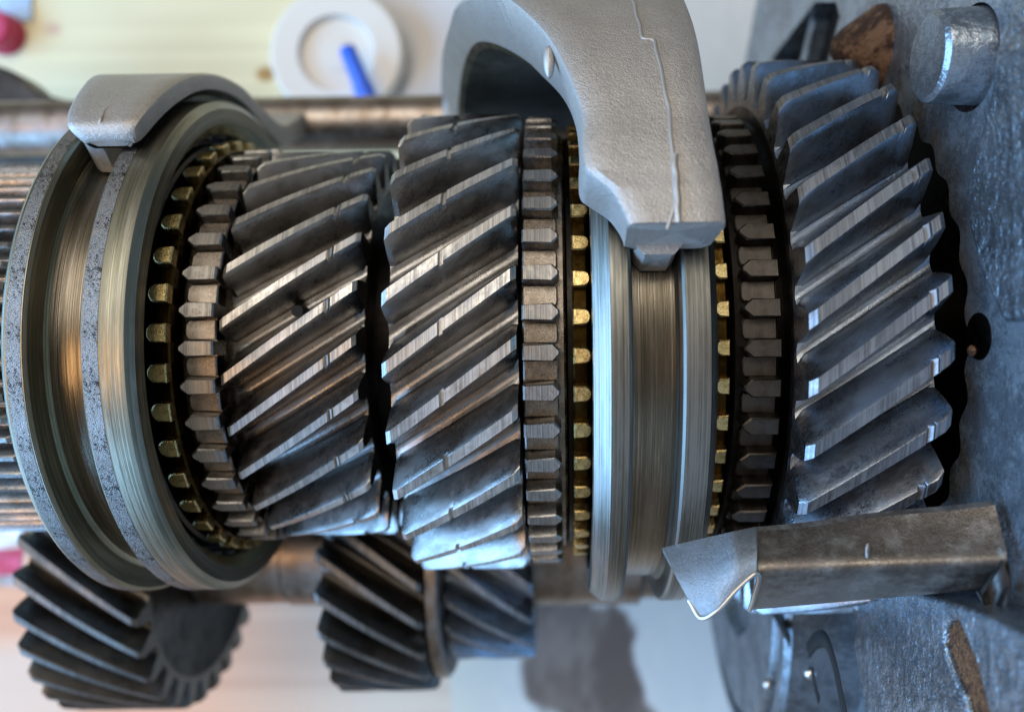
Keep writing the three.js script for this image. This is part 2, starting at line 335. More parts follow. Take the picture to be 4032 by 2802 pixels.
// a plate standing on a cylinder: outline in (x, s), from r0 up to r1 with a bevelled top
function pegGeo(poly, r0, r1, bev = 0.3, ins = 0.3) {
  const n = poly.length, c = poly.reduce((t, q) => [t[0] + q[0] / n, t[1] + q[1] / n], [0, 0]);
  const inset = poly.map(([x, s]) => { const d = Math.hypot(x - c[0], s - c[1]); return [x - (x - c[0]) / d * ins, s - (s - c[1]) / d * ins]; });
  const rings = [[poly, r0], [poly, r1 - bev], [inset, r1]];
  const pos = [], uv = [], sd = [], tp = [];
  rings.forEach(([q, r]) => q.forEach(([x, s]) => { const a = s / r1; pos.push(x, r * Math.cos(a), r * Math.sin(a)); uv.push(x, s + r); }));
  for (let k = 0; k < 2; k++) for (let i = 0; i < n; i++) { const j = (i + 1) % n, a = k * n + i, b = k * n + j; sd.push(a, b, a + n, b, b + n, a + n); }
  const t0 = pos.length / 3; pos.push(c[0], r1, 0); uv.push(c[0], c[1]);
  inset.forEach(([x, s]) => { const a = s / r1; pos.push(x, r1 * Math.cos(a), r1 * Math.sin(a)); uv.push(x, s); });
  for (let i = 0; i < n; i++) tp.push(t0, t0 + 1 + i, t0 + 1 + (i + 1) % n);
  const g = geom(pos, sd.concat(tp), uv); g.addGroup(0, sd.length, 0); g.addGroup(sd.length, tp.length, 1);
  return crease(g, 0.4);
}
function pegs(parent, name, geo, n, phase, mats, x0, jitter = 0) {
  geo.scale(MM, MM, MM); geo.userData.scaled = true;
  for (let i = 0; i < n; i++) { const m = part(parent, name, geo, mats); m.position.x = x0 * MM; m.rotation.x = phase + i * Math.PI * 2 / n; if (jitter) m.position.x += rr(-jitter, jitter) * MM; }
}
// the dog teeth: pointed at one end
function dogPoly(len, wid, dir, pt = 1.5, tap = 0.85) {
  const q = [[0, -wid / 2 * tap], [len - pt, -wid / 2], [len - pt * 0.15, -wid * 0.09], [len - pt * 0.15, wid * 0.09], [len - pt, wid / 2], [0, wid / 2 * tap]];
  return dir > 0 ? q : q.map(([x, s]) => [-x, -s]);
}
function roundPoly(len, wid, dir) {
  const q = [[0, -wid / 2]]; for (let i = 0; i <= 8; i++) { const a = -Math.PI / 2 + i / 8 * Math.PI; q.push([len - wid * 0.42 + Math.cos(a) * wid * 0.42, Math.sin(a) * wid / 2]); } q.push([0, wid / 2]);
  return dir > 0 ? q : q.map(([x, s]) => [-x, -s]);
}
const D = Math.PI / 180;

// main shaft, seen in the gaps
{
  const o = thing('main_shaft', 'dark steel shaft running through all the upright gears', 'shaft', [-150, 0, 0]);
  wpart(o, 'shaft_body', revolve([[-150, 0.1], [-150, 16], [-100, 16], [-100, 22], [38, 22], [38, 26], [66, 26]], 64), M.dark);
  wpart(o, 'thrust_collar', revolve([[-34.2, 22], [-34.2, 27], [-28.7, 27], [-28.7, 22]], 72), M.black);
}
// left gear with dog ring
{
  const R = 40.7, x0 = -57.4, w = 23;
  const o = thing('helical_gear', 'smallest upright helical gear, dark steel with an oil hole, just right of the left sleeve', 'gear', [x0, 0, 0]);
  const ph = angleAt(221, 381, R);
  gearTeeth(o, { R, h: 6.6, n: 27, w, beta: 33 * D, notch: [w * 0.77, w * 0.77 + 0.7, 0.6] }, [M.flank, M.tip], 0, ph);
  part(o, 'gear_body', revolve([[0.15, 20], [0.15, R - 6.9], [w - 0.15, R - 6.9], [w - 0.15, R - 9], [w - 1.2, R - 11], [w - 1.2, 22]], 96), M.dark);
  part(o, 'ring_land', revolve([[-9, 33], [-7, 38.6], [-6.2, 39], [-0.9, 39], [-0.9, 33], [-0.2, 33]], 128), M.land);
  pegs(o, 'dog_tooth', pegGeo(dogPoly(6.2, 2.9, -1), 36, 41.4), 40, angleAt(190, 348, 41.2), [M.dog, M.dogTop], -0.7);
  // recessed facets between the dogs
  pegs(o, 'dog_gap', pegGeo([[0, -1.7], [-4.6, -1.7], [-5.2, -1], [-5.2, 1], [-4.6, 1.7], [0, 1.7]].reverse(), 36, 39.5, 0.2, 0.25), 40, angleAt(190, 348, 41.2) + Math.PI / 40, [M.dog, M.land], -0.9);
  const hp = P(299, 311, 175 - R + 4), hole = new THREE.CylinderGeometry(1.0, 1.0, 4, 20); hole.translate(hp[0] - x0, hp[1] - 1.0, hp[2]);
  part(o, 'oil_hole', hole, M.hole);
}
// second gear with dog ring
{
  const R = 47.8, x0 = -28.6, w = 21.6;
  const o = thing('helical_gear', 'upright helical gear at the centre, with scored tooth tips, left of the striped dog teeth', 'gear', [x0, 0, 0]);
  gearTeeth(o, { R, h: 6.8, n: 26, w, beta: 34.5 * D, notch: [w * 0.43, w * 0.43 + 0.6, 0.6], ch: 0.9 }, [M.flank, M.tip], 0, angleAt(381, 371, R));
  part(o, 'gear_body', revolve([[1.2, 22], [1.2, R - 11], [0.15, R - 9], [0.15, R - 7.1], [w - 0.15, R - 7.1], [w - 0.15, 24]], 96), M.dark);
  part(o, 'ring_land', revolve([[w + 0.9, 36], [w + 0.9, 43.4], [w + 7.6, 43.4], [w + 8, 43], [w + 8, 36]], 128), M.land);
  const ph = angleAt(540, 311.5, 46.8);
  pegs(o, 'dog_tooth', pegGeo(dogPoly(6.3, 3.0, 1, 1.3, 0.8), 42, 46.9), 45, ph, [M.dog, M.dogTop], w + 0.9);
  pegs(o, 'dog_gap', pegGeo([[0, -1.6], [5.6, -1.7], [5.8, -1], [5.8, 1], [5.6, 1.7], [0, 1.6]], 42, 44.3, 0.2, 0.25), 45, ph + Math.PI / 45, [M.dog, M.land], w + 0.9);
  part(o, 'end_flange', revolve([[w + 8, 36], [w + 8, 42.4], [w + 8.3, 42.8], [w + 9.2, 42.8], [w + 9.5, 42.4], [w + 9.5, 36]], 128), M.black);
}
// big right gear
{
  const R = 57.2, x0 = 37, w = 21.6; // largest
  const o = thing('helical_gear', 'largest upright helical gear, steel tinted for reflected blue sky, beside the casing wall', 'gear', [x0, 0, 0]);
  gearTeeth(o, { R, h: 7.4, root: 0.42, n: 35, w, beta: 34.5 * D, tip: 0.12, notch: [w * 0.83, w * 0.83 + 0.9, 0.7], ch: 1.1 }, [M.flankSkyTint, M.tipSkyTint], 0, angleAt(818, 321, R));
  part(o, 'gear_body', revolve([[2, 26], [2, R - 13], [0.15, R - 11], [0.15, R - 7.7], [w - 0.15, R - 7.7], [w - 0.15, 26]], 96), M.dark);
  part(o, 'ring_land', revolve([[-8.6, 38], [-8.6, 43.2], [-8.2, 43.6], [-1.2, 43.6], [-1.2, 36], [2, 36]], 128), M.black);
  const ph = angleAt(765, 307, 46.8);
  pegs(o, 'dog_tooth', pegGeo(dogPoly(6.4, 3.1, -1, 1.6, 0.95), 42, 46.9), 45, ph, [M.dogDark, M.dogDark], -1.3);
  pegs(o, 'dog_gap', pegGeo([[0, -1.7], [-5.4, -1.7], [-5.8, -1], [-5.8, 1], [-5.4, 1.7], [0, 1.7]].reverse(), 42, 44.4, 0.2, 0.25), 45, ph + Math.PI / 45, [M.dogDark, M.dogDark], -1.5);
}
// brass rings
function brassRing(label, x0, dir, R, n, len, phase, wide = 2.7) {
  const o = thing('synchro_ring', label, 'ring', [x0, 0, 0]);
  const s = dir;
  const pr = [[0, R - 8], [0, R - 2.0], [0.3 * s, R - 1.7], [len * 0.75 * s, R - 1.9], [len * 0.9 * s, R - 2.4], [len * 0.9 * s, R - 8]];
  part(o, 'ring_body', revolve(s > 0 ? pr : pr.slice().reverse(), 128), M.brassDark);
  pegs(o, 'brass_tooth', pegGeo(roundPoly(len, wide, dir), R - 3.5, R, 0.25, 0.25), n, phase, M.brass, 0);
  return o;
}
brassRing('brass ring with rounded teeth half inside the left sleeve', -65.2, -1, 43.1, 40, 3.2, angleAt(155, 292, 43.1), 3.2);
brassRing('brass ring with rounded teeth between the striped dog teeth and the right sleeve', 2.1, 1, 45.6, 45, 3.0, angleAt(582, 316, 45.6));
brassRing('thin brass ring just right of the right sleeve, mostly hidden', 27.6, -1, 45.6, 45, 2.4, angleAt(728, 270, 45.6));

// sleeves
function sleeve(label, R, x0, x1, g0, g1, rg, rb, n, c, bands, cl = c, ew = 6, dp = 2.4, skinMat = M.sleeve) {
  const o = thing('synchro_sleeve', label, 'sleeve', [x0, 0, 0]);
  const T = (l) => l.map(([x, r]) => [x - x0, r]);
  part(o, 'left_rim', revolve(T([[x0, rb], [x0, R - cl], [x0 + cl * 1.37, R], [g0 - 0.5, R], [g0, R - 0.5], [g0, rg + 0.8], [g0 + 0.5, rg]]), 160, 0.35), skinMat);
  part(o, 'fork_groove', revolve(T([[g0 + 0.5, rg], [g1 - 0.5, rg]]), 160), M.groove);
  part(o, 'right_rim', revolve(T([[g1 - 0.5, rg], [g1, rg + 0.8], [g1, R - 0.5], [g1 + 0.4, R], [x1 - c * 0.7, R], [x1, R - c], [x1, rb + 2.4], [x1 - 2.2, rb]]), 160, 0.35), skinMat);
  part(o, 'round_opening', revolve(T([[x1 - 2.2, rb], [x0 + 1, rb], [x0, rb]]), 128), M.dark);
  for (const [a, b, m] of bands) part(o, 'worn_band', revolve(T([[a, R + 0.04], [b, R + 0.04]]), 160), m);
  const sp = pegGeo([[0, -1.5], [0, 1.5], [x1 - x0 - ew - 1.2, 1.5], [x1 - x0 - ew, 0.5], [x1 - x0 - ew, -0.5], [x1 - x0 - ew - 1.2, -1.5]].reverse(), rb + 0.3, rb - dp, -0.3, 0.2);
  pegs(o, 'spline_tooth', sp, n, 0.03, [M.dogDark, M.dogDark], 1.5);
  return o;
}
sleeve('left steel sleeve with pitted rims and a worn shiny groove, the smaller brown one', 51, -87, -66.7, -83, -74.7, 45.8, 44.4, 40, 1.4, [[-86, -83.7, M.pitted], [-74.2, -71.7, M.pitted]], 0.5, 4.1, 0.9, M.sleeveOlive);
sleeve('right bluish steel sleeve under the big cast fork', 54.3, 5.1, 24.2, 11, 18.7, 49.4, 48.2, 45, 1.9, []);
{ // hubs inside the sleeves
  const a = thing('synchro_hub', 'dark steel hub inside the left sleeve', 'hub', [-85, 0, 0]);
  wpart(a, 'hub_body', revolve([[-85, 16], [-85, 42.5], [-70, 42.5], [-69.5, 42], [-69.5, 16]], 96), M.dark);
  wpart(a, 'hub_web', revolve([[-69.4, 22], [-68.8, 24], [-68.8, 33], [-69.4, 35]], 72), M.dark);
  const b = thing('synchro_hub', 'dark steel hub inside the right sleeve', 'hub', [6, 0, 0]);
  wpart(b, 'hub_body', revolve([[6, 20], [6, 45.5], [23, 45.5], [23, 20]], 96), M.dark);
  wpart(b, 'hub_web', revolve([[5.2, 24], [5, 26], [5, 36], [5.9, 38]], 72), M.dark);
}
{ // gear at the far left
  const R = 39, x0 = -126, w = 30, n = 62;
  const o = thing('spur_gear', 'fine toothed steel gear at the left edge behind the left sleeve', 'gear', [x0, 0, 0]);
  gearTeeth(o, { R, h: 3.2, n, w, beta: 0, tip: 0.14, ch: 0.8 }, [M.flank, M.flank], 0, 0.02);
  part(o, 'gear_body', revolve([[0.15, 16], [0.15, R - 3.4], [w - 0.15, R - 3.4], [w - 0.15, 16]], 96), M.dark);
}

// ------------------------------------------------------------------ countershaft
{
  const ax = [0, -45, 56.4];
  const o = thing('countershaft', 'dark steel countershaft with three helical gears lying below the main gears', 'shaft', [-140, ax[1], ax[2]]);
  const sh = (l) => l.map(([x, r]) => [x + 140, r]);
  part(o, 'shaft_body', revolve(sh([[-140, 0.1], [-140, 13], [-97, 13], [-97, 14], [-73.6, 14], [-73.3, 13.6], [-72.9, 13.6], [-72.6, 14.6], [-8, 14.6], [-8, 15.5], [20, 15.5], [21, 14], [50, 14]]), 64), M.rail);
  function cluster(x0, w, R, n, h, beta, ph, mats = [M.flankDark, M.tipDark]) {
    const g = new THREE.Group(); g.name = 'cluster_gear'; g.position.x = (x0 + 140) * MM; o.add(g);
    gearTeeth(g, { R, h, n, w, beta: -beta, tip: 0.11, ch: 0.9 }, mats, 0, ph);
    part(g, 'gear_disc', revolve([[0.15, 12], [0.15, R - h - 0.3], [w - 0.15, R - h - 0.3], [w - 0.15, R - h - 2], [w - 0.6, R - h - 3], [w - 0.6, 12]], 72), M.black);
    return g;
  }
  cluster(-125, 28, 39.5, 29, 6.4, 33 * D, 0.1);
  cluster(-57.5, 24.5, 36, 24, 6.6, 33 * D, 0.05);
  cluster(-29, 21.5, 28.6, 19, 6.4, 34 * D, 0.2, [M.flankSkyTint, M.tipSkyTint]);
  part(o, 'end_ring', revolve(sh([[-32.8, 20], [-32.8, 32], [-32.4, 33], [-30, 33], [-29.4, 32], [-29.4, 20]]), 72), M.rail);
}

// ------------------------------------------------------------------ shift rod and forks
const rail = [0, -55, -63];
{
  const o = thing('shift_rod', 'round steel rod running behind both forks at the top', 'rod', [-150, rail[1], rail[2]]);
  part(o, 'rod_body', revolve([[-30, 0.1], [-30, 7.7], [210, 7.7]], 48), M.rail);
  
}
// a fork lofted round the shaft: stations [angle, R out, x left, x right, R in, x left in, x right in]
function forkLoft(stations, steps, bev, x0) {
  const rows = [], n = stations.length;
  const cat = (k, i, t) => { const g = (j) => stations[Math.max(0, Math.min(n - 1, j))][k], a = g(i - 1), b = g(i), c = g(i + 1), d = g(i + 2); return 0.5 * (2 * b + (c - a) * t + (2 * a - 5 * b + 4 * c - d) * t * t + (3 * b - a - 3 * c + d) * t * t * t); };
  const row = (i, t, sh = 0) => {
    const [th, ro, xl, xr, ri, xli, xri] = [0, 1, 2, 3, 4, 5, 6].map((k) => cat(k, i, t));
    const a = -th * D;
    const pt = (x, r) => [x - x0, r * Math.cos(a), r * Math.sin(a)];
    const B = bev + sh, b2 = B * 0.45, dx = (xr - xl), top = [];
    // outer side, left to right, then inner side back
    const o = [[xl, ro - B], [xl + b2 * 0.4, ro - b2], [xl + B, ro - sh]]; for (let q = 1; q < 5; q++) o.push([lerp(xl + B, xr - B, q / 5), ro - sh]); o.push([xr - B, ro - sh], [xr - b2 * 0.4, ro - b2], [xr, ro - B]);
    const inn = [[xri, ri + B], [xri - B, ri + sh], [xli + B, ri + sh], [xli, ri + B]];
    return o.concat(inn).map(([x, r]) => pt(x, r));
  };
  for (let i = 0; i < n - 1; i++) for (let s = 0; s < steps; s++) rows.push(row(i, s / steps, i + s === 0 ? 0.5 : 0));
  rows.push(row(n - 2, 1));
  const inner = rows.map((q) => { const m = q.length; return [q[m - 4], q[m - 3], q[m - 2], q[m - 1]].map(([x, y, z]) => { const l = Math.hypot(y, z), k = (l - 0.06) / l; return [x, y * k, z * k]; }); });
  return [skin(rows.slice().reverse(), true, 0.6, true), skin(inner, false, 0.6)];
}
{
  const st = [
    [14, 66.2, 9.6, 23.4, 55.6, 9.8, 22.6], [15, 66.3, 9.3, 23.4, 55.7, 9.6, 22.6], [16.5, 66.4, 8.6, 23.3, 55.8, 8.9, 22.6], [18.5, 66.5, 7.4, 23.2, 55.8, 7.5, 22.6], [20.5, 66.6, 5, 23, 56, 4.8, 22.5], [22, 66.7, 3.8, 22.9, 56, 3.4, 22.4], [25, 66.8, 3.5, 22.6, 56, 3.2, 22.2], [30, 67, 3.6, 22.4, 56, 3.4, 22],
    [37, 68, 1.5, 22.3, 56, 3, 22], [44, 69, -1.2, 22.3, 56.5, 1.2, 22], [52, 70, -5.6, 22, 57, -2.4, 21.5], [58, 70.6, -9, 21.7, 58, -5.4, 21.2], [66, 70.5, -14, 20.6, 59.4, -10.4, 20.5],
    [76, 69.5, -19.5, 19, 60.5, -15.3, 19], [88, 69, -23, 17, 61, -19, 17], [100, 69.5, -26.5, 15, 61.5, -22, 15], [112, 72, -29, 12, 62, -24.5, 12], [122, 80, -31, 10, 66, -26, 10], [130, 93, -32, 10, 74, -28, 10]];
  const o = thing('shift_fork', 'large grey cast aluminium fork arching over the right sleeve', 'fork', [14, 60, -20]);
  const [arm, inner] = forkLoft(st, 5, 1.3, 0);
  wpart(o, 'fork_arm', arm, M.cast); wpart(o, 'shaded_inner_face', inner, M.black, 'inner face of the arch, coloured dark for its shade');  // dark steel inner skin stands in for deep shade under the arch
  // pad running in the groove
  const pad = []; for (let i = 0; i <= 8; i++) { const a = -(12.5 + i * 1.4) * D, f = i < 3 ? [0.55, 0.85, 0.97][i] : 1, row = []; for (const [x, r] of [[14.8 - 3.6 * f, 49.8], [14.8 - 3.6 * f, 57], [14.8 - 3.9 * f, 58], [14.8 + 4.2 * f, 58], [14.8 + 3.6 * f, 57], [14.8 + 3.6 * f, 49.8]]) row.push([x, r * Math.cos(a), r * Math.sin(a)]); pad.push(row); }
  wpart(o, 'fork_pad', skin(pad, true, 0.5, true), M.cast);
  // casting seam down the outside, with its jog
  const R = (t) => { for (let i = 1; i < st.length; i++) if (t <= st[i][0]) return lerp(st[i - 1][1], st[i][1], (t - st[i - 1][0]) / (st[i][0] - st[i - 1][0])); return 70; };
  const pts = []; for (let t = 13.2; t <= 41; t += 1.2) pts.push([t, 16.4 + 0.07 * Math.sin(t * 0.9) + (t < 17 ? (t - 17) * 0.35 : 0) - (t > 30 ? (t - 30) * 0.09 : 0)]);
  pts.push([42.4, 15.2], [42.8, 13.6]); for (let t = 44; t <= 75; t += 2) pts.push([t, 13.4 - (t - 44) * 0.05 + 0.12 * Math.sin(t)]);
  const seam = pts.map(([t, x]) => { const r = R(t) - 0.02; return [x, r * Math.cos(-t * D), r * Math.sin(-t * D)]; });
  wpart(o, 'casting_seam', tube(seam, 0.3, 7, 160), M.cast);
  const bl = []; for (let t = 14; t <= 24; t += 1.5) { const r = R(t); bl.push([16.6 + 0.1 * Math.sin(t * 2), r * Math.cos(-t * D), r * Math.sin(-t * D)]); }
  wpart(o, 'seam_burr', tube(bl, 0.52, 7, 40), M.cast);
  const led = []; for (let k = 0; k <= 14; k++) { const x = lerp(-9, 21, k / 14), t = 56.5; const r = R(t) + 0.1; led.push([x, r * Math.cos(-t * D), r * Math.sin(-t * D)]); }
  wpart(o, 'ledge_line', tube(led, 0.3, 6, 40), M.cast);
  const c = P(549, 62, 126.5), mk = new THREE.SphereGeometry(1, 20, 14); mk.scale(0.9, 1.0, 2.6); mk.translate(c[0], c[1], c[2]); wpart(o, 'ejector_mark', mk, M.cast);
  // hub on the rod
  wpart(o, 'fork_hub', (() => { const g = revolve([[-31, 7.9], [-31, 12], [-30, 13], [14, 13], [15, 12], [15, 7.9]], 56); g.translate(0, rail[1], rail[2]); return g; })(), M.cast);
}
{
  const st = [
    [40.4, 54.2, -79.6, -71.2, 51.8, -79, -71.6], [41.6, 55.8, -81.6, -70.2, 51.9, -80.8, -70.4], [45, 56.2, -83, -69.6, 52, -82.4, -69.8], [50, 56.4, -84, -69.2, 52.1, -83.4, -69.4], [58, 56.4, -86, -69, 52.2, -85.4, -69],
    [66, 56.4, -88.5, -68.8, 52.4, -87.6, -68.8], [76, 56.4, -90, -68.8, 52.4, -89.4, -68.8], [90, 57, -90, -69, 52.5, -90, -69], [106, 58.5, -90, -69.5, 53, -90, -69.5], [120, 66, -90, -70, 58, -90, -70], [130, 90, -90, -70, 74, -90, -70]];
  const o = thing('shift_fork', 'small cast fork with a rough broken tip arching over the left sleeve', 'fork', [-79, 45, -35]);
  const [arm, inner] = forkLoft(st, 5, 0.9, 0);
  wpart(o, 'fork_arm', arm, M.cast); wpart(o, 'shaded_inner_face', inner, M.black, 'inner face of the arch, coloured dark for its shade');  // inner skin again darkened in colour for shade
  const pad = []; for (let i = 0; i <= 8; i++) { const a = -(41.2 + i * 1.2) * D, f = [0.35, 0.6, 0.82, 0.95, 1, 1, 1, 1, 1][i], row = []; for (const [x, r] of [[-78.8 - 3.0 * f, 46.4], [-78.8 - 3.2 * f, 52], [-78.8 - 4.2 * f, 53.4], [-78.8 + 6.6 * f, 53.4], [-78.8 + 3.4 * f, 52], [-78.8 + 3.2 * f, 46.4]]) row.push([x + 0.25 * Math.sin(i * 2.3 + r), r * Math.cos(a), r * Math.sin(a)]); pad.push(row); }
  wpart(o, 'fork_pad', skin(pad, true, 0.5, true), M.cast, 'ragged bright broken tip');
  const sm = []; for (let t = 41; t < 54; t += 1.5) { const r = (t < 42.4 ? 54.8 : 56.05) ; sm.push([-76.4 + 0.2 * Math.sin(t * 3), r * Math.cos(-t * D), r * Math.sin(-t * D)]); }
  wpart(o, 'casting_seam', tube(sm, 0.3, 6, 40), M.cast);
  wpart(o, 'fork_hub', (() => { const g = revolve([[-110, 7.2], [-110, 11], [-109, 12], [-94, 12], [-93, 11], [-93, 7.2]], 56); g.translate(0, rail[1], rail[2]); return g; })(), M.dark);
}
{ // dark lug at the far left behind the rod
  const c = P(-6, 92, 255);
  const o = thing('selector_lug', 'dark rounded selector lug at the left edge behind the rod', 'lug', [c[0], c[1], c[2]]);
  const s = new THREE.Shape(); s.moveTo(-30, 14); s.lineTo(-30, -4); s.quadraticCurveTo(2, -14, 12, 0); s.quadraticCurveTo(24, 8, 62, 3); s.lineTo(62, 22); s.lineTo(-30, 22);
  const g = new THREE.ExtrudeGeometry(s, { depth: 9, bevelEnabled: true, bevelSize: 1.2, bevelThickness: 1.2, bevelSegments: 2, curveSegments: 20 }); g.rotateX(Math.PI / 2); 
  part(o, 'lug_plate', g, M.dark);
  const b = new THREE.CylinderGeometry(4, 4.6, 4, 24); b.translate(-16, 2, 6); part(o, 'lug_pin', b, M.dark);
}

// ------------------------------------------------------------------ casing on the right
{
  const X = 64;
  const o = thing('gearbox_casing', 'rough cast casing, tinted for blue daylight, standing upright at the right edge', 'casing', [X, BENCH, 0]);
  // shapes are drawn in (z, y) and extruded along x
  const slab = (shape, x0, x1, bev, holes = []) => {
    const s = new THREE.Shape(shape.map(([z, y]) => new THREE.Vector2(z, y))); s.holes = holes;
    const g = new THREE.ExtrudeGeometry(s, { depth: x1 - x0 - 2 * bev, bevelEnabled: bev > 0, bevelSize: bev, bevelThickness: bev, bevelSegments: 3, curveSegments: 32 });
    // local x -> z, local y -> y, local z -> -x (front face towards the gears)
    g.translate(0, 0, bev); g.applyMatrix4(new THREE.Matrix4().set(0, 0, 1, x0, 0, 1, 0, 0, 1, 0, 0, 0, 0, 0, 0, 1));
    const p = g.attributes.position, u = g.attributes.uv;
    for (const at of [p, u, g.attributes.normal]) for (let i = 0; i < p.count; i += 3) { const k = at.itemSize; for (let q = 0; q < k; q++) { const A = at.array, a = (i + 1) * k + q, b = (i + 2) * k + q, t = A[a]; A[a] = A[b]; A[b] = t; } }
    for (let i = 0; i < p.count; i++) u.setXY(i, p.getZ(i) + p.getX(i), p.getY(i) + 0.6 * p.getX(i));
    return g;
  };
  const circle = (z, y, r) => { const q = new THREE.Path(); q.absarc(z, y, r, 0, Math.PI * 2, true); return q; };
  const onWall = (px, py, x = X) => { const d = x * FOC / (px - FX - ROLL * (py - FY)); const p = P(px, py, d); return [p[2], p[1]]; };
  const plug = onWall(979, 336), boss = onWall(928, 57, 57.3);
  const round_opening = new THREE.Path(); { const a0 = angleAt(970, 285, 50); for (let i = 0; i <= 420; i++) { const a = i / 420 * Math.PI * 2, R = 49.4 + 0.8 * Math.cos(35 * (a - a0)); i ? round_opening.lineTo(R * Math.sin(a), R * Math.cos(a)) : round_opening.moveTo(R * Math.sin(a), R * Math.cos(a)); } }  // scalloped cutout added in the shape of the gear shadow on the wall
  const pocket = new THREE.Path([[815, 2], [772, 58], [776, 78], [842, 78], [846, 40], [836, 2]].map(([x, y]) => { const q = onWall(x, y); return new THREE.Vector2(q[0], q[1]); }));
  wpart(o, 'wall_plate', slab([[-190, 5], [-160, -15], [-140, -38], [-124, -58], [-107, -80], [-96, -93], [-86, -105], [-74, -115], [-58, -124.8], [190, -124.8], [190, 95], [-190, 95]], X, X + 9, 0, [circle(boss[0] + 0.3, boss[1], 8.0), round_opening, pocket]), M.casing);
  wpart(o, 'shadow_cutout_back', slab([[-60, -60], [60, -60], [60, 60], [-60, 60]], X + 3, X + 6, 0), M.dark);  // dark plate that gives the added cutout its shade
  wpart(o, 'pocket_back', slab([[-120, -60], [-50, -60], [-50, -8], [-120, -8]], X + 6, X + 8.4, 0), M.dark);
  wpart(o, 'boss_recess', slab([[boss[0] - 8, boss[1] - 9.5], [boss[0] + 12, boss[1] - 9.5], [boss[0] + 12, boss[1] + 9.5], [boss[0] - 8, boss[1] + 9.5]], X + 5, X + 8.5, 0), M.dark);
  const cyl = (z, y, list, seg = 56) => { const g = revolve(list, seg, 0.5); g.translate(0, y, z); return g; };
  const bs = wpart(o, 'dowel_boss', cyl(boss[0], boss[1], [[X + 6, 7.5], [58.4, 6.95], [57.7, 6.75], [57.1, 6.0]]), M.casing);
  const face = new THREE.CircleGeometry(6.02, 40); face.rotateY(-Math.PI / 2); { const p = face.attributes.position, u = face.attributes.uv; for (let i = 0; i < p.count; i++) u.setXY(i, p.getZ(i), p.getY(i)); }
  face.translate(57.08 - X, boss[1] - BENCH, boss[0]); part(bs, 'boss_face', face, M.casingSmooth);
  wpart(o, 'plug', cyl(plug[0], plug[1], [[X + 0.2, 3.7], [X - 0.15, 3.6], [X - 0.2, 3.4], [X - 0.2, 0.05]], 36), M.black, 'dark round plug');
  const chip = new THREE.SphereGeometry(1, 14, 10); chip.scale(0.5, 1.2, 0.9); chip.translate(X - 0.3, plug[1] - 1.6, plug[0] + 2.2); wpart(o, 'rust_spot', chip, M.rust);
  // raised rough rib at the right edge
  const rib = [[2290, 20], [2246, 120], [2236, 230], [2205, 330], [2182, 410], [2186, 500], [2212, 600], [2260, 700]].map(([x, y]) => onWall(x * 0.4458, y * 0.4458, 62));
  wpart(o, 'casting_rib', slab([...rib.map(([z, y], i) => [z + Math.sin(i * 2.1) * 0.4, y]), [rib[7][0], 94], [rib[0][0] - 10, 94]], 61.4, X + 0.5, 1.0), M.casingRough);
  // ribs inside the pocket, rusty bump beside it
  const seg = (a, b, w, x0, x1) => { const [p, q] = [onWall(...a), onWall(...b)], l = Math.hypot(q[0] - p[0], q[1] - p[1]), nx = -(q[1] - p[1]) / l * w, ny = (q[0] - p[0]) / l * w; return slab([[p[0] - nx, p[1] - ny], [q[0] - nx, q[1] - ny], [q[0] + nx, q[1] + ny], [p[0] + nx, p[1] + ny]], x0, x1, 0.4); };
  wpart(o, 'inner_rib', seg([804, 20], [790, 84], 1.6, X + 2, X + 6.5), M.casing);
  wpart(o, 'inner_rib', seg([836, 22], [820, 84], 1.2, X + 1, X + 6.5), M.casingSmooth);
  const bolt = onWall(852, 48, 59), bg = revolve([[X + 1, 8.4], [63, 8], [61, 6.6], [58.6, 5], [56.4, 3.4], [55.2, 1.8], [54.9, 0.05]], 36, 1.2); bg.translate(0, bolt[1], bolt[0]); { const p = bg.attributes.position, u = bg.attributes.uv; for (let i = 0; i < p.count; i++) u.setXY(i, p.getZ(i) + 0.5 * p.getX(i), p.getY(i) + 0.5 * p.getX(i)); }
  wpart(o, 'rusty_bump', bg, M.rust, 'brown rounded bump');
  // countershaft bearing boss at the bottom
  const bz = 56.4, by = -45;
  wpart(o, 'bearing_boss', cyl(bz, by, [[X + 1, 52], [52, 51], [48.4, 50.6], [47, 49.6], [47, 47], [51, 46.4], [51, 44.4], [47.4, 43.6], [46.4, 42.8], [46.4, 24], [49, 22], [49, 12]], 96), M.casingSmooth);
  const onFace = (px, py, x = 46.4) => { const d = x * FOC / (px - FX - ROLL * (py - FY)); return P(px, py, d); };
  const slot = (pts, r) => { const q = pts.map(([x, y]) => onFace(x, y)); const g = tube(q, r, 12, 40), a = g.attributes.position; for (let i = 0; i < a.count; i++) a.setX(i, 46.4 + (a.getX(i) - 46.4) * 0.1); return g; };
  wpart(o, 'bearing_slot', slot([[772, 608], [780, 622], [790, 640]], 1.5), M.hole);
  wpart(o, 'bearing_slot', slot([[812, 668], [815, 685], [819, 700]], 1.1), M.hole);
  wpart(o, 'bearing_arch', slot([[808, 650], [816, 640], [826, 640], [834, 662], [840, 690], [846, 720]], 1.5), M.hole);
  for (const [dx, dy] of [[768, 683], [810, 672]]) { const p = onFace(dx, dy), h = new THREE.SphereGeometry(1.2, 18, 12); h.translate(...p); wpart(o, 'rivet', h, M.edge); }
  // lower rough block with its brown broken slot
  const lo = [[1905, 1290], [1900, 1450], [1930, 1620]].map(([x, y]) => onWall(x * 0.4458, y * 0.4458, 54));
